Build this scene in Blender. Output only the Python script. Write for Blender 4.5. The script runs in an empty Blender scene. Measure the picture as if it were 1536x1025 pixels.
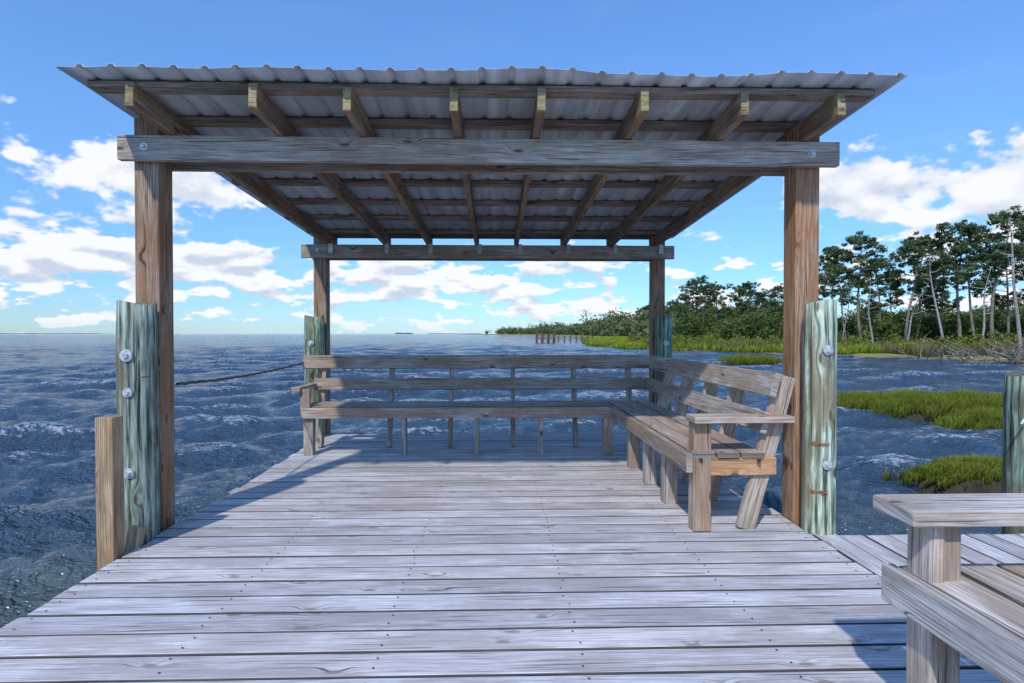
import bpy, math, random, bmesh
import numpy as np
from mathutils import Vector, Matrix
random.seed(7); rng=np.random.default_rng(7)
sc=bpy.context.scene
col=sc.collection
R=math.radians

# ---------------------------------------------------------------- helpers
def link(o,parent=None):
    col.objects.link(o)
    if parent: o.parent=parent
    return o
def empty(name):
    o=bpy.data.objects.new(name,None); return link(o)
def mesh_np(name,V,F,mat,cols=None,smooth=False,parent=None):
    V=np.asarray(V,dtype=np.float32); F=np.asarray(F,dtype=np.int32)
    n,k=F.shape
    me=bpy.data.meshes.new(name)
    me.vertices.add(len(V)); me.vertices.foreach_set('co',V.ravel())
    me.loops.add(n*k); me.loops.foreach_set('vertex_index',F.ravel())
    me.polygons.add(n); me.polygons.foreach_set('loop_start',np.arange(0,n*k,k,dtype=np.int32))
    if smooth: me.polygons.foreach_set('use_smooth',np.ones(n,dtype=bool))
    if cols is not None:
        a=me.color_attributes.new('tint','FLOAT_COLOR','POINT')
        c=np.ones((len(V),4),dtype=np.float32); c[:,:3]=cols; a.data.foreach_set('color',c.ravel())
    me.update(calc_edges=True); me.validate()
    if mat: me.materials.append(mat)
    o=bpy.data.objects.new(name,me); link(o,parent); return o

class NT:
    def __init__(s,tree): s.t=tree; s.n=tree.nodes; s.l=tree.links
    def add(s,typ,**kw):
        nd=s.n.new(typ)
        for k,v in kw.items(): setattr(nd,k,v)
        return nd
    def put(s,sock,v):
        if isinstance(v,bpy.types.NodeSocket): s.l.new(v,sock)
        elif v is not None: sock.default_value=v
    def m(s,op,a,b=None,c=None,clamp=False):
        nd=s.add('ShaderNodeMath',operation=op,use_clamp=clamp)
        s.put(nd.inputs[0],a); s.put(nd.inputs[1],b); s.put(nd.inputs[2],c); return nd.outputs[0]
    def v(s,op,a,b=None):
        nd=s.add('ShaderNodeVectorMath',operation=op); s.put(nd.inputs[0],a); s.put(nd.inputs[1],b)
        return nd.outputs['Value'] if op in('LENGTH','DOT_PRODUCT','DISTANCE') else nd.outputs[0]
    def comb(s,x,y,z=0.0):
        nd=s.add('ShaderNodeCombineXYZ'); s.put(nd.inputs[0],x); s.put(nd.inputs[1],y); s.put(nd.inputs[2],z); return nd.outputs[0]
    def sep(s,v):
        nd=s.add('ShaderNodeSeparateXYZ'); s.put(nd.inputs[0],v); return nd.outputs
    def noise(s,vec,scale=1,detail=4,rough=.5,dist=0,dim='3D'):
        nd=s.add('ShaderNodeTexNoise',noise_dimensions=dim); s.put(nd.inputs['Vector'],vec)
        nd.inputs['Scale'].default_value=scale; nd.inputs['Detail'].default_value=detail
        nd.inputs['Roughness'].default_value=rough; nd.inputs['Distortion'].default_value=dist
        return nd.outputs['Fac']
    def mr(s,v,a,b,c=0.0,d=1.0,smooth=True):
        nd=s.add('ShaderNodeMapRange',interpolation_type='SMOOTHSTEP' if smooth else 'LINEAR')
        for i,x in enumerate((v,a,b,c,d)): s.put(nd.inputs[i],x)
        return nd.outputs[0]
    def mixf(s,f,a,b):
        nd=s.add('ShaderNodeMix',data_type='FLOAT'); s.put(nd.inputs[0],f); s.put(nd.inputs[2],a); s.put(nd.inputs[3],b); return nd.outputs[0]
    def mix(s,f,a,b,typ='MIX'):
        nd=s.add('ShaderNodeMix',data_type='RGBA',blend_type=typ)
        s.put(nd.inputs[0],f)
        for i,x in ((6,a),(7,b)):
            if isinstance(x,tuple) and len(x)==3: x=(*x,1)
            s.put(nd.inputs[i],x)
        return nd.outputs[2]
    def ramp(s,f,stops):
        nd=s.add('ShaderNodeValToRGB'); cr=nd.color_ramp
        while len(cr.elements)<len(stops): cr.elements.new(.5)
        for e,(p,c) in zip(cr.elements,stops): e.position=p; e.color=(*c,1)
        s.put(nd.inputs[0],f); return nd.outputs[0]

def newmat(name):
    m=bpy.data.materials.new(name); m.use_nodes=True; m.node_tree.nodes.clear()
    t=NT(m.node_tree); out=t.add('ShaderNodeOutputMaterial'); b=t.add('ShaderNodeBsdfPrincipled')
    t.l.new(b.outputs[0],out.inputs[0]); return m,t,b

def wood_mat(name,dark,mid,light,knotc=(.10,.05,.03),stain=None,stain_amt=0.0,ringw=.10,bump=.5,lichen=False,ring_f=55,crackamt=.8,sv=1.0,contrast=1.0,blot=(.76,1.14)):
    m,t,b=newmat(name)
    uv=t.add('ShaderNodeUVMap',uv_map='UVMap').outputs[0]
    at=t.add('ShaderNodeAttribute',attribute_name='tint').outputs['Color']
    s=t.sep(uv); u,v=s[0],s[1]
    low=t.noise(t.comb(t.m('MULTIPLY',u,.9),t.m('MULTIPLY',v,5)),1,1,.4,dim='2D')
    vo=t.add('ShaderNodeTexVoronoi'); vo.voronoi_dimensions='2D'; vo.inputs['Scale'].default_value=1
    t.put(vo.inputs['Vector'],t.comb(t.m('MULTIPLY',u,3.2),t.m('MULTIPLY',v,9.0)))
    d=vo.outputs['Distance']
    has=t.mr(t.sep(vo.outputs['Color'])[0],.78,.79,0,1)
    k=t.m('MULTIPLY',t.mr(d,0,.36,1,0),has)
    warp=t.m('ADD',t.m('MULTIPLY',low,.040),t.m('MULTIPLY',k,.028))
    vv=t.m('ADD',v,warp)
    band=t.m('SINE',t.m('MULTIPLY',t.m('MULTIPLY',vv,ring_f*2),6.283))
    fine=t.noise(t.comb(t.m('MULTIPLY',u,5),t.m('MULTIPLY',vv,190*sv)),1,2,.65,dim='2D')
    mid_n=t.noise(t.comb(t.m('MULTIPLY',u,2.4),t.m('MULTIPLY',vv,66*sv)),1,3,.6,dim='2D')
    val=t.m('ADD',t.m('MULTIPLY',band,ringw),.5)
    val=t.m('ADD',val,t.m('MULTIPLY',t.m('SUBTRACT',fine,.5),1.15*contrast))
    val=t.m('ADD',val,t.m('MULTIPLY',t.m('SUBTRACT',mid_n,.5),1.0*contrast))
    c=t.ramp(val,[(.08,dark),(.46,mid),(.86,light)])
    bl=t.noise(t.comb(t.m('MULTIPLY',u,2.2),t.m('MULTIPLY',v,6.5)),1,4,.7,dim='2D')
    c=t.mix(1,c,t.ramp(bl,[(.3,(blot[0],blot[0]*.99,blot[0]*.98)),(.7,(blot[1],)*3)]),'MULTIPLY')
    if stain:
        c=t.mix(t.m('MULTIPLY',t.mr(t.m('ADD',t.m('MULTIPLY',low,.5),t.m('MULTIPLY',bl,.5)),.54,.42),stain_amt),c,stain)
    crk=t.mr(t.noise(t.comb(t.m('MULTIPLY',u,1.5),t.m('MULTIPLY',vv,90*sv)),1,1,.5,dim='2D'),.70,.73)
    c=t.mix(t.m('MULTIPLY',crk,crackamt),c,tuple(x*.4 for x in dark))
    kn=t.m('MULTIPLY',t.mr(d,.055,.12,1,0),has)
    c=t.mix(t.m('MULTIPLY',kn,.8),c,knotc)
    if lichen:
        g=t.add('ShaderNodeNewGeometry').outputs['Position']; y=t.sep(g)[1]
        ln=t.noise(g,34,3,.7)
        f=t.m('MULTIPLY',t.mr(ln,.47,.58),t.mr(y,2.85,2.95,1,0))
        c=t.mix(t.m('MULTIPLY',f,.8),c,(.36,.37,.12))
    c=t.mix(1,c,at,'MULTIPLY')
    t.put(b.inputs['Base Color'],c)
    b.inputs['Roughness'].default_value=.85; b.inputs['Specular IOR Level'].default_value=.2
    bp=t.add('ShaderNodeBump'); bp.inputs['Strength'].default_value=bump; bp.inputs['Distance'].default_value=.003
    t.put(bp.inputs['Height'],mid_n)
    t.l.new(bp.outputs[0],b.inputs['Normal'])
    return m

def leaf_mat(name,trans=.25):
    m,t,b=newmat(name)
    at=t.add('ShaderNodeAttribute',attribute_name='tint').outputs['Color']
    t.n.remove(b); b=t.add('ShaderNodeBsdfDiffuse'); t.put(b.inputs['Color'],at)
    tr=t.add('ShaderNodeBsdfTranslucent'); t.put(tr.inputs[0],at)
    mx=t.add('ShaderNodeMixShader'); mx.inputs[0].default_value=trans
    t.l.new(b.outputs[0],mx.inputs[1]); t.l.new(tr.outputs[0],mx.inputs[2])
    o=[n for n in t.n if n.type=='OUTPUT_MATERIAL'][0]; t.l.new(mx.outputs[0],o.inputs[0])
    return m
def plain_mat(name,c1,c2,scale=8,rough=.6,metal=0):
    m,t,b=newmat(name)
    g=t.add('ShaderNodeTexCoord').outputs['Object']
    n=t.noise(g,scale,3,.65)
    t.put(b.inputs['Base Color'],t.ramp(n,[(.35,c1),(.65,c2)]))
    b.inputs['Roughness'].default_value=rough; b.inputs['Metallic'].default_value=metal
    return m

M_deck=wood_mat('deck_boards_grey',(.24,.22,.215),(.55,.53,.52),(.72,.70,.695),knotc=(.26,.21,.18),stain=(.40,.36,.345),stain_amt=.5,sv=1.15,contrast=.95,crackamt=.8,blot=(.82,1.1))
M_grey=wood_mat('weathered_grey_wood',(.17,.145,.125),(.43,.39,.35),(.64,.60,.56),stain=(.31,.235,.17),stain_amt=.5)
M_bench=wood_mat('bench_wood',(.14,.11,.085),(.41,.345,.285),(.62,.55,.49),stain=(.34,.23,.15),stain_amt=.55)
M_brown=wood_mat('post_wood',(.11,.065,.038),(.34,.235,.16),(.54,.43,.33),stain=(.36,.18,.08),stain_amt=.55)
M_raft=wood_mat('rafter_wood',(.10,.06,.035),(.34,.225,.15),(.50,.38,.28),stain=(.20,.14,.08),stain_amt=.5,lichen=True)
M_purl=wood_mat('purlin_wood',(.09,.07,.055),(.29,.235,.19),(.44,.385,.33),stain=(.16,.12,.08),stain_amt=.5)
M_raw=wood_mat('newer_wood',(.20,.12,.06),(.50,.35,.21),(.66,.52,.36),stain=(.38,.23,.12),stain_amt=.4)
M_pile=wood_mat('treated_pile_wood',(.06,.07,.055),(.24,.29,.24),(.50,.55,.47),knotc=(.11,.06,.03),stain=(.20,.155,.10),stain_amt=.75,ringw=.20,ring_f=11,sv=.5,contrast=1.3)
M_galv=plain_mat('galvanised_steel',(.45,.46,.47),(.75,.76,.77),40,.45,.4)
M_rust=plain_mat('rusty_iron',(.20,.07,.02),(.42,.18,.06),60,.85,0)
M_dark=plain_mat('dark_steel',(.05,.04,.035),(.10,.09,.08),40,.7,.2)

# ---- wood builder (UVs run along each board's grain)
class WB:
    def __init__(s): s.V=[];s.F=[];s.U=[];s.C=[]
    def box(s,c,size,rot=None,tint=None,var=.12,edge=1.0):
        c=Vector(c); h=[x/2 for x in size]; L=max(range(3),key=lambda i:size[i])
        T=min(range(3),key=lambda i:size[i])
        base=len(s.V); cs=[]
        for ix in(-1,1):
            for iy in(-1,1):
                for iz in(-1,1):
                    p=Vector((ix*h[0],iy*h[1],iz*h[2])); cs.append(p)
                    s.V.append(tuple(c+(rot@p if rot else p)))
        faces=[((0,1,3,2),0),((4,6,7,5),0),((0,4,5,1),1),((2,3,7,6),1),((0,2,6,4),2),((1,5,7,3),2)]
        ou,ov=random.uniform(0,90),random.uniform(0,90)
        g=1+random.uniform(-var,var)
        if tint is None: tint=(1,1,1)
        w=random.uniform(-.03,.03)
        for q,n in faces:
            e=g*(edge if n!=T else 1.0)
            tc=(e*tint[0]*(1+w),e*tint[1],e*tint[2]*(1-w),1)
            s.F.append(tuple(base+i for i in q))
            o=[i for i in range(3) if i!=n]
            if n==L: a,b=o; sc_=1.0
            else: a=L; b=[i for i in o if i!=L][0]
            for i in q:
                pu=cs[i][a]; pv=cs[i][b]+(.37*n)
                if n==L: pu*=.3
                s.U.append((pu+ou,pv+ov)); s.C.append(tc)
    def bar(s,p0,p1,w,h,up=(0,0,1),**k):
        p0=Vector(p0);p1=Vector(p1); d=p1-p0; L=d.length; y=d.normalized()
        x=y.cross(Vector(up)).normalized(); z=x.cross(y)
        m=Matrix((x,y,z)).transposed()
        s.box((p0+p1)/2,(w,L,h),rot=m,**k)
    def pole(s,x,y,z0,z1,r,tint=(1,1,1),seg=28,rows=24,lean=(0,0)):
        base=len(s.V); ou,ov=random.uniform(0,90),random.uniform(0,90)
        ph=random.uniform(0,6)
        for j in range(rows+1):
            t=j/rows; z=z0+(z1-z0)*t
            for i in range(seg):
                a=2*math.pi*i/seg
                rr=r*(1.03-.05*t)*(1+.012*math.sin(3*a+ph)+.01*math.sin(5*a+z*3)+.008*math.sin(9*a+ph*3+z))
                if j==rows: rr*=.96
                s.V.append((x+rr*math.cos(a)+lean[0]*(z-z0),y+rr*math.sin(a)+lean[1]*(z-z0),z+(.012*math.sin(a*2+ph) if j==rows else 0)))
        tc=(*tint,1)
        for j in range(rows):
            for i in range(seg):
                i2=(i+1)%seg
                s.F.append((base+j*seg+i,base+j*seg+i2,base+(j+1)*seg+i2,base+(j+1)*seg+i))
                for (jj,ii) in((j,i),(j,i+1),(j+1,i+1),(j+1,i)):
                    s.U.append((z0+(z1-z0)*jj/rows+ou, ii/seg*2*math.pi*r+ov)); s.C.append(tc)
        s.F.append(tuple(base+rows*seg+i for i in range(seg)))
        for i in range(seg):
            a=2*math.pi*i/seg
            s.U.append((ou+.1*math.cos(a),ov+r*math.sin(a))); s.C.append((tint[0]*.8,tint[1]*.75,tint[2]*.7,1))
    def make(s,name,mat,parent=None,bevel=.004,smooth=False):
        me=bpy.data.meshes.new(name); me.from_pydata(s.V,[],s.F)
        uv=me.uv_layers.new(name='UVMap'); uv.data.foreach_set('uv',np.array(s.U,dtype=np.float32).ravel())
        ca=me.color_attributes.new('tint','FLOAT_COLOR','CORNER'); ca.data.foreach_set('color',np.array(s.C,dtype=np.float32).ravel())
        me.materials.append(mat); me.update()
        if smooth:
            for p in me.polygons: p.use_smooth=len(p.vertices)==4
        o=bpy.data.objects.new(name,me); link(o,parent)
        if bevel:
            b=o.modifiers.new('edge','BEVEL'); b.width=bevel; b.segments=2; b.limit_method='ANGLE'
        return o
j=lambda a:random.uniform(-a,a)

# ---------------------------------------------------------------- deck
LE,RE=-1.85,1.73
deck=empty('wooden_deck')
w=WB(); y=-1.6; ys=[]
while y<6.12:
    g=.132+j(.003); a=LE+j(.016); b_=RE+j(.008)
    rz=Matrix.Rotation(j(.0018),3,'Z')@Matrix.Rotation(j(.007),3,'X')
    w.box(((a+b_)/2,y+g/2,-.019+j(.002)),(b_-a,g,.038),rot=rz,var=.13,edge=.2); ys.append(y+g/2); y+=g+.0105+j(.002)
w.make('deck_boards',M_deck,deck,.005)
w=WB()
for x in np.linspace(LE+.06,RE-.06,6): w.box((x,2.26,-.135),(.04,7.7,.19),tint=(.4,.4,.4))
w.box((LE+.015,2.26,-.15),(.035,7.74,.2)); w.box((RE-.015,2.26,-.15),(.035,7.74,.2))
w.box((0-.06,6.13,-.15),(3.5,.035,.2))
w.make('joists',M_brown,deck,.003)
V=[];F=[]
for yy in ys:
    for x in np.linspace(LE+.06,RE-.06,6):
        for dy in(-.035,.035):
            cx,cy=x+j(.012),yy+dy+j(.008); b0=len(V)
            for i in range(6):
                a=i*math.pi/3; V.append((cx+.0045*math.cos(a),cy+.0045*math.sin(a),.0035))
            F.append([b0+i for i in range(6)])
mesh_np('deck_screws',V,F,M_dark,parent=deck)
w=WB()
for yy in(.4,1.72,4.7):
    for x in(-1.5,1.4): w.pole(x,yy,-3,-.24,.1)
w.make('under_deck_pilings',M_pile,deck,0,True)

side=empty('side_dock'); w=WB()
w.box((1.80,.75,-.018),(.125,4.62,.038),edge=.3); 
x=1.875
while x<7:
    g=.130+j(.002); e=3.04+j(.012); w.box((x+g/2,(e-1.5)/2,-.022+j(.002)),(g,e+1.5,.036),var=.14,edge=.3); x+=g+.012
w.make('dock_boards',M_deck,side,.005)
w=WB(); w.box((4.4,3.0,-.15),(5.1,.04,.2)); w.box((4.4,1.2,-.15),(5.1,.04,.2)); w.make('dock_joists',M_brown,side,.003)

# ---------------------------------------------------------------- pavilion
pav=empty('covered_dock_shelter')
w=WB()
w.box((-1.967,3.32,.60),(.136,.14,3.42),tint=(.98,.95,.93),var=.03); w.box((1.804,3.32,.60),(.14,.14,3.42),tint=(1.15,1.0,.88),var=.03)
w.box((-1.92,6.29,.54),(.138,.14,3.3)); w.box((1.79,6.29,.54),(.14,.14,3.3),tint=(1.1,1,.9))
w.make('posts',M_brown,pav,.006)
w=WB()
w.bar((-2.10,3.225,2.132),(1.965,3.225,2.128),.04,.138,var=.02,tint=(1.12,1.10,1.08))
w.bar((-2.02,3.415,2.130),(1.90,3.415,2.130),.04,.138,var=.02,tint=(.8,.72,.66))
w.bar((-2.11,6.195,1.99),(1.95,6.195,1.99),.04,.145,var=.02,tint=(1.0,1.0,.95))
w.bar((-2.05,6.385,1.99),(1.90,6.385,1.99),.04,.145,var=.02,tint=(.8,.72,.66))
w.make('beams',M_grey,pav,.005)
sl=-.0455
zb=lambda D:2.203+sl*(D-3.21)
RX=[-1.815,-1.215,-.745,-.216,.224,.75,1.267,1.766]
w=WB()
for x in RX:
    y0=2.865+j(.02); y1=6.46
    w.bar((x+j(.008),y0,zb(y0)+.061),(x+j(.008),y1,zb(y1)+.061),.042,.122,var=.12)
w.make('rafters',M_raft,pav,.004)
w=WB()
for D in(2.955,3.37,3.95,4.5,5.05,5.6,6.2,6.44):
    z=zb(D)+.122+.0165; w.box((-.04,D,z),(4.02,.088,.032),var=.12)
w.make('purlins',M_purl,pav,.003)
m,t,b=newmat('galvanised_roof_metal')
g=t.add('ShaderNodeTexCoord').outputs['Object']; s=t.sep(g)
n1=t.noise(t.comb(t.m('MULTIPLY',s[0],14),t.m('MULTIPLY',s[1],.8)),1,3,.6,dim='2D')
n2=t.noise(g,2.3,3,.65)
pan=t.add('ShaderNodeTexWhiteNoise',noise_dimensions='1D'); t.put(pan.inputs['W'],t.m('FLOOR',t.m('MULTIPLY',t.m('ADD',s[0],5),1.1)))
c=t.ramp(n1,[(.3,(.46,.485,.50)),(.7,(.71,.735,.75))])
c=t.mix(t.mr(n2,.50,.72,0,.6),c,(.36,.345,.32))
c=t.mix(1,c,t.ramp(pan.outputs[0],[(0,(.82,.82,.84)),(1,(1.06,1.06,1.06))]),'MULTIPLY')
t.put(b.inputs['Base Color'],c); b.inputs['Metallic'].default_value=.15; b.inputs['Roughness'].default_value=.5
M_roof=m
prof=[]; x=-2.115; pitch=.1485
while x<2.0:
    prof+= [(x,0),(x+.092,0),(x+.102,.014),(x+.122,.014),(x+.132,0)]; x+=pitch
prof.append((x,0)); prof=np.array(prof); N=len(prof); rows=24
V=[];F=[]
for r in range(rows+1):
    D=2.785+(6.56-2.785)*r/rows
    for (px,pz) in prof:
        wv=.004*math.sin(px*5.1+D*2)+.003*math.sin(px*11+1)
        edge=math.exp(-(D-2.785)*9)*(.007*math.sin(px*4.3+.8)*(1 if px>-.6 else .3)+.003*math.sin(px*9.7))
        V.append((px,D+.012*math.sin(int((px+5)*1.1)*2.3),zb(D)+.122+.0345+pz+wv*.3+edge+.003))
for r in range(rows):
    for i in range(N-1): F.append((r*N+i,r*N+i+1,(r+1)*N+i+1,(r+1)*N+i))
ro=mesh_np('metal_roof',V,F,M_roof,parent=pav)
so=ro.modifiers.new('t','SOLIDIFY'); so.thickness=.0016; so.offset=1

def bolts(name,items,parent,mat=M_galv):
    bm=bmesh.new()
    for p,n,r in items:
        q=Vector(n).to_track_quat('Z','Y').to_matrix().to_4x4()
        for rr,dd,sg,o in((r,.006,16,.003),(r*.48,.014,6,.012)):
            bmesh.ops.create_cone(bm,cap_ends=True,segments=sg,radius1=rr,radius2=rr*.93,depth=dd,matrix=Matrix.Translation(Vector(p)+Vector(n)*o)@q)
    me=bpy.data.meshes.new(name); bm.to_mesh(me); bm.free(); me.materials.append(mat)
    o=bpy.data.objects.new(name,me); link(o,parent); return o
nY=(0,-1,0)
bolts('beam_bolts',[((-1.95,3.205,2.135),nY,.024),((1.80,3.205,2.125),nY,.024),((-1.93,6.175,2.0),nY,.022),((1.80,6.175,2.0),nY,.022)],pav)
w=WB()
for x in RX: w.box((x+.03,6.165,2.02),(.045,.018,.10))
w.make('rafter_clips',M_galv,pav,.002)

# ---------------------------------------------------------------- pilings
def piling(x,y,top,r,bl,rust=(),tint=(1,1,1),lean=(0,0)):
    w=WB(); w.pole(x,y,-3,top,r,tint=tint,lean=lean,rows=30); o=w.make('wooden_piling',M_pile,None,0,True)
    if bl: bolts('bolts',[((x+dx,y-math.sqrt(max(r*r-dx*dx,0))*1.0-.003,z),nY,rr) for dx,z,rr in bl],o)
    if rust:
        V=[];F=[]
        for dx,z,ww,hh in rust:
            b0=len(V); n=10
            for i in range(n+1):
                xx=dx-ww/2+ww*i/n; yy=y-math.sqrt(r*r-xx*xx)*1.02-.004
                V.append((x+xx,yy,z+hh/2*random.uniform(.2,1))); V.append((x+xx,yy,z-hh/2*random.uniform(.2,1.6)))
            for i in range(n): F.append((b0+2*i,b0+2*i+1,b0+2*i+3,b0+2*i+2))
        mesh_np('rust_streaks',V,F,M_rust,parent=o)
    return o
piling(-1.945,3.12,1.265,.097,[(.005,.985,.034),(.01,.79,.026),(.012,.365,.028)],[(.075,.87,.035,.012)],tint=(.92,.97,.93))
piling(1.80,3.11,1.275,.086,[(-.005,1.01,.028),(-.005,.385,.027)],[(-.035,.50,.08,.022),(-.04,.235,.07,.02)],tint=(1.3,1.36,1.22))
piling(-1.935,6.07,1.285,.105,[(0,1.0,.03)],tint=(.85,1.05,.95))
piling(1.80,6.07,1.285,.09,[(0,1.0,.028)],tint=(.85,1.05,.95))
piling(3.12,3.22,.86,.125,[],tint=(.85,1.0,.92))
w=WB(); w.box((-1.902,2.83,-.6),(.084,.084,2.585),tint=(.95,.92,.92)); w.make('wooden_stake',M_raw,None,.004)
w=WB(); w.bar((-1.90,2.93,-.25),(-1.865,2.98,.10),.07,.04,up=(0,1,.0)); w.make('wooden_cleat',M_raw,None,.004)

# ---------------------------------------------------------------- ropes
def rope(name,pts,r,colr):
    cu=bpy.data.curves.new(name,'CURVE'); cu.dimensions='3D'; cu.bevel_depth=r; cu.bevel_resolution=3
    sp=cu.splines.new('POLY'); sp.points.add(len(pts)-1)
    for p,q in zip(sp.points,pts): p.co=(*q,1)
    cu.materials.append(colr); o=bpy.data.objects.new(name,cu); return link(o)
M_rope=plain_mat('old_rope',(.03,.03,.03),(.14,.13,.12),60,.9)
M_wrope=plain_mat('white_rope',(.55,.55,.52),(.8,.8,.78),60,.9)
pts=[]
for i in range(60):
    t_=i/59; pts.append((-1.90,3.42+t_*2.6,.80+.04*t_-.14*t_*(1-t_)+.003*math.sin(i*2.3)))
rope('mooring_rope',pts,.0085,M_rope)
rope('mooring_rope',[(2.90+i*.024+.012*math.sin(i*.6),3.05,.60+.42*(i/17)**.8) for i in range(18)],.006,M_wrope)

# ---------------------------------------------------------------- corner bench
cb=empty('corner_bench'); w=WB()
ZT=.44
for i in range(3):
    y0=5.15+i*.137; w.box((-.35,y0+.064,ZT-.019+j(.002)),(2.83,.128,.038),edge=.6)
w.box((-.355,5.125,.385),(2.80,.038,.095))
for x in(-1.70,1.02): w.box((x,5.185,.17),(.085,.085,.34))
for x in(-.84,-.18,.40): w.box((x,5.17,.17),(.042,.085,.34))
ly0,ly1=5.50,5.70
for x in(-1.70,-1.04,-.45,.16,.77,1.32):
    w.bar((x,ly0,0),(x,ly1,.86),.042,.088,up=(0,1,0))
def backpt(z): return ly0+(ly1-ly0)*z/.86-.068
for z0,z1,xa,xb in((.55,.665,-1.78,1.49),(.755,.885,-1.90,1.54)):
    zm=(z0+z1)/2; an=math.atan2(.2,.86)
    w.box(((xa+xb)/2,backpt(zm),zm),(xb-xa,.038,z1-z0),rot=Matrix.Rotation(-an,3,'X'))
w.box((-1.80,5.33,.60),(.10,.50,.036)); w.box((-1.72,5.14,.5),(.085,.04,.2))
for i in range(3):
    x0=1.085+i*.138; w.box((x0+.064,4.32,ZT-.017+j(.002)),(.128,2.44,.038),tint=(1.05,1.05,1.05),edge=.5)
w.box((1.062,4.10,.385),(.038,2.04,.105),tint=(1.05,1.03,1))
for y in(3.66,4.12,4.62): w.box((1.125,y,.165),(.088,.088,.33)); 
w.box((1.14,3.145,.305),(.10,.088,.61),tint=(1.1,1,.9))
lx0,lx1=1.40,1.63
for y in(3.15,3.70,4.15,4.65,5.15): w.bar((lx0,y,0),(lx1,y,.86),.042,.10,up=(1,0,0),tint=(1.1,1.02,.92))
for y in(3.66,4.12,4.62): w.box((1.33,y,.36),(.36,.036,.085))
an=math.atan2(lx1-lx0,.86)
def bx(z): return lx0+(lx1-lx0)*z/.86-.072
for z0,z1 in((.545,.665),(.745,.88)):
    zm=(z0+z1)/2; w.box((bx(zm),4.35,zm),(.038,2.52,z1-z0),rot=Matrix.Rotation(an,3,'Y'),tint=(1.08,1.08,1.08))
w.box((1.37,3.125,.36),(.38,.038,.10),tint=(1.3,.92,.6))
w.box((1.355,3.12,.628),(.56,.145,.036),rot=Matrix.Rotation(.02,3,'Z'),tint=(1.15,1.1,1.05))
w.make('bench_boards',M_bench,cb,.005)
bolts('bolts',[((1.13,3.10,.40),nY,.012),((1.45,3.085,.40),nY,.012)],cb,M_dark)

# near bench (right foreground)
nb=empty('wooden_bench'); w=WB()
for i in range(3):
    x0=1.145+i*.142; w.box((x0+.066,.25,ZT-.019+j(.002)),(.129,2.66,.04),tint=(1.15,1.15,1.15),edge=.5)
w.box((1.128,.25,.385),(.036,2.70,.105),tint=(1.1,1.1,1.1))
w.box((1.168,1.505,.30),(.040,.09,.60),tint=(1.1,1.05,1)); w.box((1.215,1.512,.30),(.05,.085,.60),tint=(1.0,.95,.9))
for y in(.75,0,-.8): w.box((1.20,y,.17),(.1,.09,.34)); w.bar((1.46,y,0),(1.70,y,.86),.042,.1,up=(1,0,0))
w.bar((1.46,1.5,0),(1.70,1.5,.86),.042,.1,up=(1,0,0))
w.box((1.40,1.46,.36),(.40,.038,.085))
for z0,z1 in((.545,.665),(.745,.88)):
    zm=(z0+z1)/2; xx=1.46+.24*zm/.86-.072; w.box((xx,.25,zm),(.038,2.66,z1-z0),rot=Matrix.Rotation(an,3,'Y'))
w.box((1.43,1.50,.622),(.72,.165,.042),tint=(1.2,1.18,1.15))
w.make('bench_boards',M_grey,nb,.006)

# ---------------------------------------------------------------- water
WZ=-.8
m,t,b=newmat('sea_water')
pos=t.add('ShaderNodeNewGeometry').outputs['Position']; s=t.sep(pos)
crest=t.sep(t.add('ShaderNodeAttribute',attribute_name='tint').outputs['Color'])[0]
pv=t.comb(t.m('MULTIPLY',s[0],.6),s[1],0)
h=t.noise(pv,3.6,4,.72,dim='2D')
dist=t.v('LENGTH',pos)
bp=t.add('ShaderNodeBump'); bp.inputs['Strength'].default_value=1; t.put(bp.inputs['Distance'],t.mr(dist,2.5,9,.10,.27))
t.put(bp.inputs['Height'],h); t.l.new(bp.outputs[0],b.inputs['Normal'])
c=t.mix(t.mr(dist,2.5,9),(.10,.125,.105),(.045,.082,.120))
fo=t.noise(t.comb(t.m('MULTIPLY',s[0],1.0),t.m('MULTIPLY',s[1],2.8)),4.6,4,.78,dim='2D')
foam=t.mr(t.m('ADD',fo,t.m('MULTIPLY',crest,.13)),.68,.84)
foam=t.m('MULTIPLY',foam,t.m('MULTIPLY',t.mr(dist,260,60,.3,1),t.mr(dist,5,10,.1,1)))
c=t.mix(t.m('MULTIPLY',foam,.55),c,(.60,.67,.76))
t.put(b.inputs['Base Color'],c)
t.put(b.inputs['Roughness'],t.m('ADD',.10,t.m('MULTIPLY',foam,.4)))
b.inputs['IOR'].default_value=1.33
M_water=m
NRG=760
ang=np.concatenate([np.linspace(-52,52,620),np.linspace(54,306,90)]); ang=np.radians(ang)
rr=np.exp(np.linspace(np.log(1.0),np.log(9000),NRG))
A,RR=np.meshgrid(ang,rr); X=RR*np.sin(A); Y=RR*np.cos(A); Z=np.zeros_like(X); DX=np.zeros_like(X);DY=np.zeros_like(X)
sp=RR*np.log(9000)/NRG
for i in range(90):
    lam=.28*(3.8/.28)**rng.random()**1.12
    th=rng.normal(0,.55)+math.pi/2+.30
    kx,ky=math.cos(th),math.sin(th); k=2*math.pi/lam
    a=.0096*lam**.88*rng.uniform(.4,1.3)
    att=np.clip((lam/2.6/sp-.5),0,1)
    ph=rng.uniform(0,6.28)+.6*np.sin(X*.41+i)*np.cos(Y*.33+i*2)
    f=k*(kx*X+ky*Y)+ph
    Z+=a*att*np.cos(f); DX-=a*att*kx*np.sin(f)*.9; DY-=a*att*ky*np.sin(f)*.9
cr=np.clip(Z/.07,-1,2)
V=np.stack([X+DX,Y+DY,Z+WZ],-1).reshape(-1,3)
nr,na=A.shape; idx=np.arange(nr*na).reshape(nr,na); nxt=np.roll(idx,-1,1)
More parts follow.
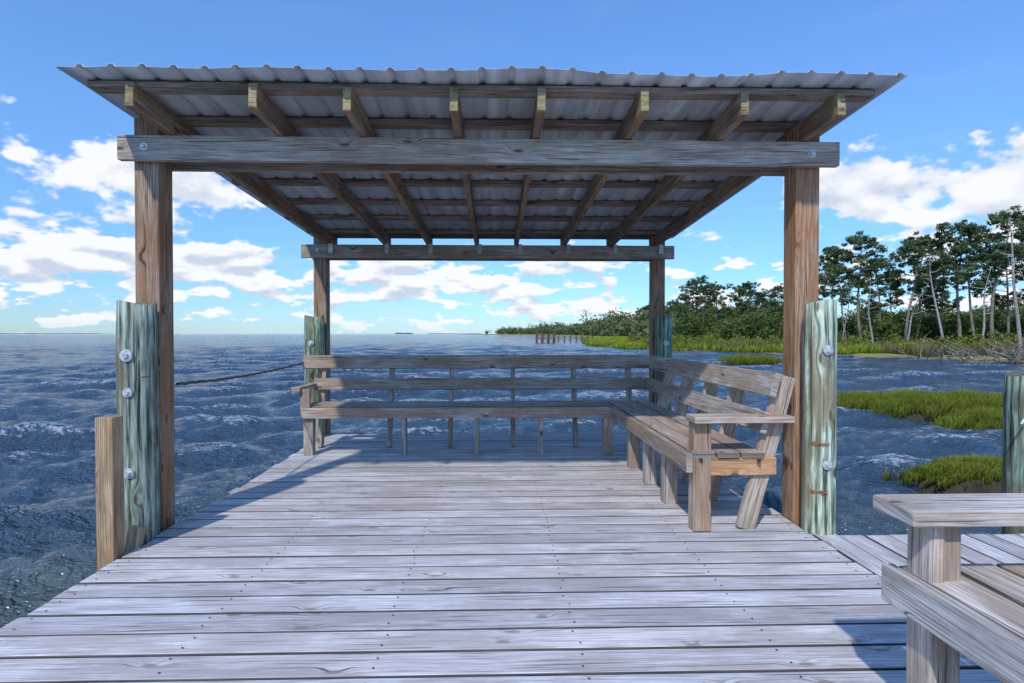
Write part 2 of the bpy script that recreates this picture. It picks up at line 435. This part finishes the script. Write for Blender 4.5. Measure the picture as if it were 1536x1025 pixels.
F=np.stack([idx[:-1],idx[1:],nxt[1:],nxt[:-1]],-1).reshape(-1,4)
cc=cr.reshape(-1,1)*np.ones((1,3))
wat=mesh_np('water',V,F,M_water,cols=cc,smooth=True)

# ---------------------------------------------------------------- land
SY=np.array([5,20,35,39.5,51,57,64,75,90,130,200,380,540,800,1100,1180])
SX=np.array([38,35,33,30.5,29,22,16.5,14.8,15.2,21,33,40,36,0,-72,-60])
def shoreX(y): return np.interp(y,SY,SX)
def landz(x,y):
    s_=x-shoreX(y)-1.2*np.sin(y*.35)-.8*np.sin(y*.9+1)*(y<200)
    return WZ+np.where(s_<0,s_*.12,np.minimum(.28,s_*.16)+np.clip(s_-9,0,60)*.016)+.03*np.sin(x*1.7+y)*np.clip(s_,0,1)
yy=np.exp(np.linspace(np.log(5),np.log(1180),200)); ss=np.concatenate([np.linspace(-6,14,60),np.exp(np.linspace(np.log(15),np.log(900),40))])
S,YY=np.meshgrid(ss,yy); XX=S+shoreX(YY); ZZ=landz(XX,YY)
V=np.stack([XX,YY,ZZ],-1).reshape(-1,3); nr,na=S.shape; idx=np.arange(nr*na).reshape(nr,na)
F=np.stack([idx[:-1,:-1],idx[:-1,1:],idx[1:,1:],idx[1:,:-1]],-1).reshape(-1,4)
m,t,b=newmat('marsh_ground')
pos=t.add('ShaderNodeNewGeometry').outputs['Position']; s=t.sep(pos)
n=t.noise(pos,.35,4,.7); n2=t.noise(t.comb(t.m('MULTIPLY',s[0],.3),s[1]),.5,4,.7)
c=t.ramp(n,[(.35,(.13,.19,.03)),(.55,(.24,.30,.055)),(.7,(.32,.28,.12))])
c=t.mix(t.mr(s[2],WZ+.05,WZ+.18,1,0),c,t.ramp(n2,[(.4,(.12,.09,.06)),(.6,(.28,.20,.12))]))
t.put(b.inputs['Base Color'],c); b.inputs['Roughness'].default_value=.9
mesh_np('ground',V,F,m,smooth=True)
def strip(name,x0,x1,y,h,seed):
    r=np.random.default_rng(seed); n=160; xs=np.linspace(x0,x1,n); hh=h*(.35+.65*np.convolve(r.random(n),np.ones(5)/5,'same'))
    hh*=np.clip(np.minimum(np.arange(n),n-1-np.arange(n))/12,0,1)
    V=[];F=[]
    for i in range(n):
        V+=[(xs[i],y,WZ-.2),(xs[i],y+40,WZ+hh[i]),(xs[i],y+200,WZ-.2)]
    for i in range(n-1): F+=[(3*i,3*i+3,3*i+4,3*i+1),(3*i+1,3*i+4,3*i+5,3*i+2)]
    return mesh_np(name,V,F,plain_mat(name+'_mat',(.07,.10,.10),(.12,.15,.14),.02,.9))
strip('distant_shore',-4200,-2700,4000,6,1); strip('distant_island',-455,-380,2500,8,2); strip('distant_shore',-330,-60,2600,4,4)

# ---------------------------------------------------------------- vegetation
M_leaf=leaf_mat('foliage'); M_grass=leaf_mat('marsh_grass_blades',.35)
M_bark=plain_mat('pine_bark',(.14,.11,.09),(.31,.25,.21),6,.9)
M_snag=plain_mat('bleached_wood',(.25,.225,.205),(.42,.39,.36),6,.9)
def leaves(C,Rad,n,size,c_lo,c_hi,r,asp=.45):
    k=len(C); tot=k*n
    d=r.normal(size=(tot,3)); d/=np.linalg.norm(d,axis=1)[:,None]
    rad=r.random(tot)**.45
    rep=np.repeat(np.arange(k),n)
    P=C[rep]+d*rad[:,None]*Rad[rep]
    a=r.normal(size=(tot,3)); a/=np.linalg.norm(a,axis=1)[:,None]
    b_=np.cross(a,r.normal(size=(tot,3))); b_/=np.linalg.norm(b_,axis=1)[:,None]
    sz=size*r.uniform(.6,1.4,tot)[:,None]
    a=a*sz*.5; b_=b_*sz*.5*asp
    V=np.stack([P-a-b_*.4,P+b_-a*.2,P+a+b_*.3,P-b_+a*.2],1).reshape(-1,3)
    F=np.arange(tot*4).reshape(-1,4)
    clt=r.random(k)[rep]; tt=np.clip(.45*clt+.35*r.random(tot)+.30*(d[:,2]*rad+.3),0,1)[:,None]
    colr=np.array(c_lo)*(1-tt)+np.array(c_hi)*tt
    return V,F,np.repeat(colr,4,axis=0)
def tube(pts,rad,seg=6):
    pts=np.array(pts,dtype=float); V=[];F=[]
    for i,p in enumerate(pts):
        d=pts[min(i+1,len(pts)-1)]-pts[max(i-1,0)]; d/=np.linalg.norm(d)+1e-9
        a=np.cross(d,[.3,.9,.1]); a/=np.linalg.norm(a)+1e-9; b_=np.cross(d,a)
        for k in range(seg):
            an=2*math.pi*k/seg; V.append(p+rad[i]*(math.cos(an)*a+math.sin(an)*b_))
    for i in range(len(pts)-1):
        for k in range(seg): F.append((i*seg+k,i*seg+(k+1)%seg,(i+1)*seg+(k+1)%seg,(i+1)*seg+k))
    return V,F
def merge(parts):
    V=[];F=[];o=0
    for v,f in parts: V+=list(v); F+=[tuple(i+o for i in q) for q in f]; o+=len(v)
    return V,F
def pine_meshes(seed,H=11,crown=.5,wid=2.6,nl=20,dead=False):
    r=np.random.default_rng(seed); bend=r.normal(0,.5,2); parts=[]
    tp=[]; n=10
    for i in range(n+1):
        t_=i/n; tp.append((bend[0]*t_*t_*1.8+.14*math.sin(t_*7+seed),bend[1]*t_+.1*math.sin(t_*5+seed*2),H*t_*.97))
    tr=[.16*(1-.82*i/n)*(H/11) for i in range(n+1)]
    parts.append(tube(tp,tr,8)); C=[];Rd=[]
    tp=np.array(tp)
    for q in range(nl):
        u=((q+r.uniform(-.4,.4))/nl); u=min(max(u,0),1)
        t_=1-crown*u; t_=min(t_,.985)
        base=np.array([np.interp(t_,np.linspace(0,1,n+1),tp[:,k]) for k in range(3)])
        az=q*2.4+r.uniform(-.6,.6)
        L=wid*(.25+.55*math.sin(min(1.0,u*1.1+.05)*2.6))*r.uniform(.5,1.25)
        up=r.uniform(.15,.7)*(1.1-u*.5)
        pts=[base+np.array([math.cos(az)*L*f,math.sin(az)*L*f,L*up*f*f]) for f in(0,.35,.7,1)]
        parts.append(tube(pts,[.055*(H/11),.04,.028,.012],4))
        if dead and r.random()<.95: continue
        if not dead and u>.5 and r.random()<.28: continue
        for f in (.6,.85,1.05):
            if f<.7 and r.random()<.5: continue
            p=base+np.array([math.cos(az)*L*f,math.sin(az)*L*f,L*up*f*f+.10])+r.normal(0,.14,3)
            s_=r.uniform(.34,.62)
            C.append(p); Rd.append([s_*1.1,s_*1.1,s_*.55])
            for e in range(2):
                C.append(p+r.normal(0,.45,3)*[1,1,.55]); Rd.append([s_*.65,s_*.65,s_*.4])
    if not dead:
        for e in range(4): C.append(tp[-1]+r.normal(0,.28,3)+[0,0,-.1]); Rd.append([.28,.28,.25])
    V,F=merge(parts); return V,F,np.array(C),np.array(Rd),r
pv=[]
for sd,H,cr,wd,nl in((1,11,.50,2.6,21),(2,11,.58,2.9,24),(3,11,.42,2.3,17),(4,11,.62,2.9,26),(5,11,.50,2.2,19),(6,11,.46,2.7,19)):
    V,F,C,Rd,r=pine_meshes(sd,H,cr,wd,nl)
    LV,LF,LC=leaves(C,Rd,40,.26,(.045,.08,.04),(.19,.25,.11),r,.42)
    pv.append((V,F,LV,LF,LC))
pcache={}
def place_pine(x,y,H,var,rot):
    if var not in pcache:
        V,F,LV,LF,LC=pv[var]
        o=mesh_np('pine_tree',V,F,M_bark,smooth=True); l=mesh_np('needles',LV,LF,M_leaf,cols=LC,parent=o)
        pcache[var]=(o.data,l.data)
    else:
        o=link(bpy.data.objects.new('pine_tree',pcache[var][0])); l=link(bpy.data.objects.new('needles',pcache[var][1]),o)
    o.location=(x,y,float(landz(np.array(x),np.array(y)))-.15); o.rotation_euler=(R(j(3)),R(j(3)),rot); s_=H/11; o.scale=(s_,s_,s_)
P=[(.603,60,10.6),(.630,56,8.6),(.655,56,11.6),(.690,62,9.8),(.735,54,10.6),(.755,58,11.4),(.80,60,9.0),(.832,52,11.8),(.865,50,10.0),(.892,50,12.6),(.925,54,10.2),(.965,50,10.6),(1.0,48,11.5),
   (.572,66,8.6),(.545,72,8.0),(.52,78,7.0),(.497,82,8.4),(.470,84,7.6),(.448,88,9.4),(.42,88,8.6),(.39,86,9.0),(.365,88,9.2),(.348,90,10.4),(.33,100,8.5),(.31,110,8),(1.05,52,12),(1.1,46,11),(.775,68,9.0),(.71,72,9.0),(.285,125,8),(.27,140,8),(.25,160,8.5)]
for i,(s_,D,H) in enumerate(P): place_pine(s_*D,D,H,(i*5+i//6)%6,i*1.7)
for i,(s_,D,H) in enumerate(((.945,40,10.4),(.805,50,9.0),(.735,52,6.6),(.672,52,7.0),(.62,55,6.0),(.87,46,7.5),(.97,44,7),(.59,58,5.0))):
    V,F,C,Rd,r=pine_meshes(20+i,H,.6,1.3,9,True)
    o=mesh_np('dead_tree',V,F,M_snag,smooth=True); o.location=(s_*D,D,-.6); o.rotation_euler=(R(j(5)),R(j(7)),i)

def mass(name,pts,n,size,lo,hi,seed,asp=.6):
    r=np.random.default_rng(seed); C=[];Rd=[]
    for (x,y,z,rx,rz) in pts:
        for e in range(5):
            o=r.normal(0,.45,3)*[rx,rx,rz*.8]; q=r.uniform(.35,.75)
            C.append([x+o[0],y+o[1],z+abs(o[2])+rz*.2]); Rd.append([rx*q,rx*q,rz*q])
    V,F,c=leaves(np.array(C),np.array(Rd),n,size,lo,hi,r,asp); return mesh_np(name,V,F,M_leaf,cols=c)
lz=lambda x,y: float(landz(np.array(float(x)),np.array(float(y))))
r=np.random.default_rng(50); pts=[]
for i in range(300):
    D=r.uniform(56,100); s_=r.uniform(.34,1.15)
    if D*s_<shoreX(D)+11: continue
    far=(D-56)/44
    h=r.uniform(1.0,2.4)*(1+.3*far); pts.append((s_*D,D,lz(s_*D,D)+r.uniform(.2,1.2)+far*r.uniform(.5,3.0),r.uniform(1.1,2.2),h))
mass('forest_undergrowth',pts,80,.34,(.04,.07,.028),(.17,.22,.065),51)
pts=[]
for i in range(230):
    D=r.uniform(41,80); x=shoreX(D)+r.uniform(3.5,15)
    h=r.uniform(.5,1.25); pts.append((x,D,lz(x,D),r.uniform(.7,1.4),h))
mass('shrubs',pts,80,.20,(.07,.10,.02),(.29,.32,.06),52)
pts=[]
for i in range(760):
    D=math.exp(r.uniform(math.log(105),math.log(1120))); x=float(shoreX(D))+r.uniform(10,28)*(1+D/250)
    g=1.1+min(1.4,max(0,(D-110)/180))
    h=r.uniform(1.8,3.6)*(1+.25*math.sin(D*.02))*g; pts.append((x,D,lz(x,D)+1.0,r.uniform(2.2,4.0)*g,h))
mass('distant_trees',pts,46,1.6,(.07,.10,.055),(.22,.24,.10),53,.7)
def blades(name,P,h,wd,lo,hi,seed,mat=M_grass,clump=1.0):
    r=np.random.default_rng(seed); n=len(P); a=r.uniform(0,6.28,n)
    cl=.5+.5*np.sin(P[:,0]*6.1*clump+1.5*np.sin(P[:,1]*4.3*clump))*np.cos(P[:,1]*5.3*clump+P[:,0]*1.7)
    hh=h*r.uniform(.5,1.15,n)*(.55+.65*cl)
    dx=np.stack([np.cos(a),np.sin(a),0*a],1)*wd*.5; ln=np.stack([r.normal(.18,.32,n),r.normal(0,.32,n),np.ones(n)],1)*hh[:,None]
    mid=P+ln*np.array([.35,.35,.6])
    V=np.stack([P-dx,P+dx,mid+dx*.7,P+ln,mid-dx*.7],1).reshape(-1,3)
    tt=np.clip(r.random(n)*.6+.4*cl,0,1)[:,None]
    c=np.array(lo)*(1-tt)+np.array(hi)*tt
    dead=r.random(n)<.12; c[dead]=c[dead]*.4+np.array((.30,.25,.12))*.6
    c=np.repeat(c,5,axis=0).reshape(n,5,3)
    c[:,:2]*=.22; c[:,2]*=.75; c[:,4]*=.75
    I=np.arange(n)[:,None]*5
    F=np.concatenate([I+np.array([[0,1,2]]),I+np.array([[0,2,4]]),I+np.array([[4,2,3]])],0)
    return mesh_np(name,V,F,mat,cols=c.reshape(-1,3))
M_mud=plain_mat('marsh_mud',(.03,.026,.015),(.07,.055,.03),5,.9)
def island(cx,cy,rx,ry,n,h,seed,rot=0,hump=.20):
    r=np.random.default_rng(seed); a=r.uniform(0,6.283,n); q=r.random(n)**.5*1.06
    ef=lambda a:1+.16*np.sin(3*a+seed)+.10*np.sin(7*a+seed*2)+.07*np.sin(13*a)+.04*np.sin(29*a)
    rag=.5+.5*np.sin(a*23+seed)*np.sin(a*9+q*14)+r.normal(0,.12,n)
    keep=(q<.72)|(rag>(q-.72)*2.6); a=a[keep]; q=q[keep]
    ed=ef(a)
    x=np.cos(a)*q*rx*ed; y=np.sin(a)*q*ry*ed
    X_=cx+x*math.cos(rot)-y*math.sin(rot); Y_=cy+x*math.sin(rot)+y*math.cos(rot)
    Z_=WZ-.02+hump*(1-q**3)
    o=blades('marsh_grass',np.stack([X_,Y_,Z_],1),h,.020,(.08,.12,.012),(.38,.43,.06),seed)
    V=[(cx,cy,WZ+hump*.9)];F=[];k=48
    for jn,(f,zz) in enumerate(((.5,hump*.8),(.75,hump*.5),(.88,0.0),(.95,-.2))):
        for i in range(k):
            aa=2*math.pi*i/k; e=float(ef(aa))
            xx=math.cos(aa)*rx*f*e; y2=math.sin(aa)*ry*f*e
            V.append((cx+xx*math.cos(rot)-y2*math.sin(rot),cy+xx*math.sin(rot)+y2*math.cos(rot),WZ+zz))
    for jn in range(3):
        for i in range(k): F.append((1+jn*k+i,1+jn*k+(i+1)%k,1+(jn+1)*k+(i+1)%k,1+(jn+1)*k+i))
    for i in range(k): F.append((0,1+i,1+(i+1)%k))
    me=bpy.data.meshes.new('mud_base'); me.from_pydata(V,[],F); me.materials.append(M_mud)
    for p in me.polygons: p.use_smooth=True
    link(bpy.data.objects.new('mud_base',me),o)
island(10.9,13.9,3.0,1.35,34000,.27,1); island(10.3,11.0,1.7,.62,13000,.23,2,.1)
island(7.0,7.35,1.65,.45,15000,.16,3,.05,.12); island(15.8,35.0,1.9,2.2,9000,.42,4)
n=52000; D=np.exp(r.uniform(math.log(46),math.log(230),n)); s_=r.uniform(-.3,12,n)*np.where(D<60,.7,1)*(1+D/160)
X_=shoreX(D)+1.0*np.sin(D*.35)+s_; P_=np.stack([X_,D,landz(X_,D)],1); P_=P_[P_[:,2]>WZ-.02]
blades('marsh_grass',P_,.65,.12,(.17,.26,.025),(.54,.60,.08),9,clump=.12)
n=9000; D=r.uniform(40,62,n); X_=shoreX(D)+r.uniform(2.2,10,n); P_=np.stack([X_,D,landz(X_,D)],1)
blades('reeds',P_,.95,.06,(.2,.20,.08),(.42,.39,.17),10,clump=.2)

parts=[]
for i in range(170):
    D=r.uniform(33,40); x=shoreX(D)+r.uniform(-.6,6); z=lz(x,D)
    L=r.uniform(.7,2.4); az=r.uniform(0,6.28); up=r.uniform(.05,.9)
    p=np.array([x,D,z]); pp=[p]
    for q in range(4): pp.append(pp[-1]+np.array([math.cos(az),math.sin(az),up])*L/4+r.normal(0,.12,3))
    rd=r.uniform(.02,.07); parts.append(tube(pp,[rd,rd*.85,rd*.7,rd*.5,rd*.2],4))
V,F=merge(parts); mesh_np('driftwood',V,F,plain_mat('driftwood_mat',(.13,.10,.08),(.32,.27,.23),3,.9))

w=WB(); px,py=10.7,124
D_=(.45,.45,.45)
w.box((px,py,.10),(4.0,3,.25),tint=D_); w.box((px,py-1.5,1.0),(4.0,.12,.16),tint=D_); w.box((px,py+1.5,1.0),(4.0,.12,.16),tint=D_); w.box((px,py-1.5,.62),(4.0,.1,.12),tint=D_)
for x in(-1.9,-.65,.65,1.9):
    for yy in(-1.4,1.4): w.box((px+x,py+yy,-.3),(.30,.30,2.7),tint=D_)
for i in range(7): w.box((px+3.2+i*1.5,py+3+i*1.2,-.4),(.30,.30,2.0),tint=D_)
w.make('distant_pier',M_brown,None,0)

# ---------------------------------------------------------------- world
SUN_AZ,SUN_EL=R(202),R(47)
wd=bpy.data.worlds.new('World'); sc.world=wd; wd.use_nodes=True; wd.node_tree.nodes.clear()
t=NT(wd.node_tree); out=t.add('ShaderNodeOutputWorld'); bg=t.add('ShaderNodeBackground'); t.l.new(bg.outputs[0],out.inputs[0])
sky=t.add('ShaderNodeTexSky',sky_type='NISHITA'); sky.sun_disc=False; sky.sun_elevation=SUN_EL; sky.sun_rotation=SUN_AZ
sky.air_density=1.0; sky.dust_density=.1; sky.ozone_density=2.0
d=t.v('NORMALIZE',t.add('ShaderNodeTexCoord').outputs['Generated']); s=t.sep(d)
nearh=t.mr(s[2],.10,.19)
def dens(off,det):
    dv=t.comb(s[0],s[1],t.m('ADD',s[2],off))
    big=t.noise(t.v('MULTIPLY',dv,(1,1,1.7)),6.2,det,.56)
    sm=t.noise(t.v('MULTIPLY',dv,(1,1,2.6)),13.5,det-1,.56)
    return t.mixf(nearh,sm,big)
n1=dens(0.0,5); n2=dens(.016,2)
#  azimuth, elevation, size, amount
bl=[(-36,14.6,.115,.30),(-41,17.5,.06,.32),(-25.5,12.0,.085,.30),(-36,7.2,.13,.16),(-25,5.5,.07,.20),(-6,6.2,.13,.22),(39,11.2,.13,.28),(29.5,12.4,.09,.22),(43,19,.02,.20),(9,2.8,.06,.22)]
tot=None
for az,el,sg,am in bl:
    a,e=R(az),R(el); cvec=(math.sin(a)*math.cos(e),math.cos(a)*math.cos(e),math.sin(e))
    df=t.v('MULTIPLY',t.v('SUBTRACT',d,cvec),(1,1,2.2)); L=t.m('DIVIDE',t.v('LENGTH',df),sg)
    g=t.m('MULTIPLY',t.m('EXPONENT',t.m('MULTIPLY',t.m('MULTIPLY',L,L),-1.0)),am)
    tot=g if tot is None else t.m('ADD',tot,g)
tot=t.m('MULTIPLY',tot,.72)
band=t.m('MULTIPLY',t.mr(s[2],.006,.022),t.mr(s[2],.10,.20,.105,0))
high=t.mr(s[2],.2,.42,0,-.14)
bias=t.m('ADD',t.m('ADD',tot,band),high)
den=t.m('ADD',n1,bias)
cf=t.mr(den,.605,.66)
cf=t.m('MULTIPLY',cf,t.mr(s[2],0.0,.03,.5,.97))
shade=t.m('ADD',t.m('MULTIPLY',t.m('SUBTRACT',n1,n2),4.2),.62,clamp=True)
ccol=t.ramp(shade,[(.15,(4.1,4.6,5.5)),(.70,(6.5,6.6,6.8))])
thin=t.mr(t.noise(t.v('MULTIPLY',d,(3,3,14)),1.3,3,.6),.5,.8,0,.35)
thin=t.m('MULTIPLY',thin,t.mr(s[2],.08,.4,1,.2))
skyc=t.mix(1,sky.outputs[0],t.ramp(s[2],[(0,(.42,.63,.98)),(.12,(.52,.80,1.10)),(.3,(.74,1.06,1.42)),(.55,(.90,1.28,1.74))]),'MULTIPLY')
c=t.mix(t.m('MULTIPLY',thin,.5),skyc,(5.0,5.6,6.4))
c=t.mix(cf,c,ccol)
t.put(bg.inputs[0],c); bg.inputs[1].default_value=.15

S=Vector((math.sin(SUN_AZ)*math.cos(SUN_EL),math.cos(SUN_AZ)*math.cos(SUN_EL),math.sin(SUN_EL)))
L=bpy.data.lights.new('sun','SUN'); L.energy=2.9; L.angle=R(1.5); L.color=(1,.955,.90)
o=link(bpy.data.objects.new('sun',L)); o.rotation_euler=S.to_track_quat('Z','Y').to_euler(); o.location=(0,0,20)

cam=bpy.data.cameras.new('camera'); cam.lens=19.92; cam.sensor_width=36; cam.clip_end=20000; cam.clip_start=.05
o=link(bpy.data.objects.new('camera',cam)); o.location=(0,0,1.1); o.rotation_euler=(R(89.2),0,R(-1.55)); sc.camera=o
sc.view_settings.view_transform='Standard'; sc.view_settings.look='None'; sc.view_settings.exposure=0
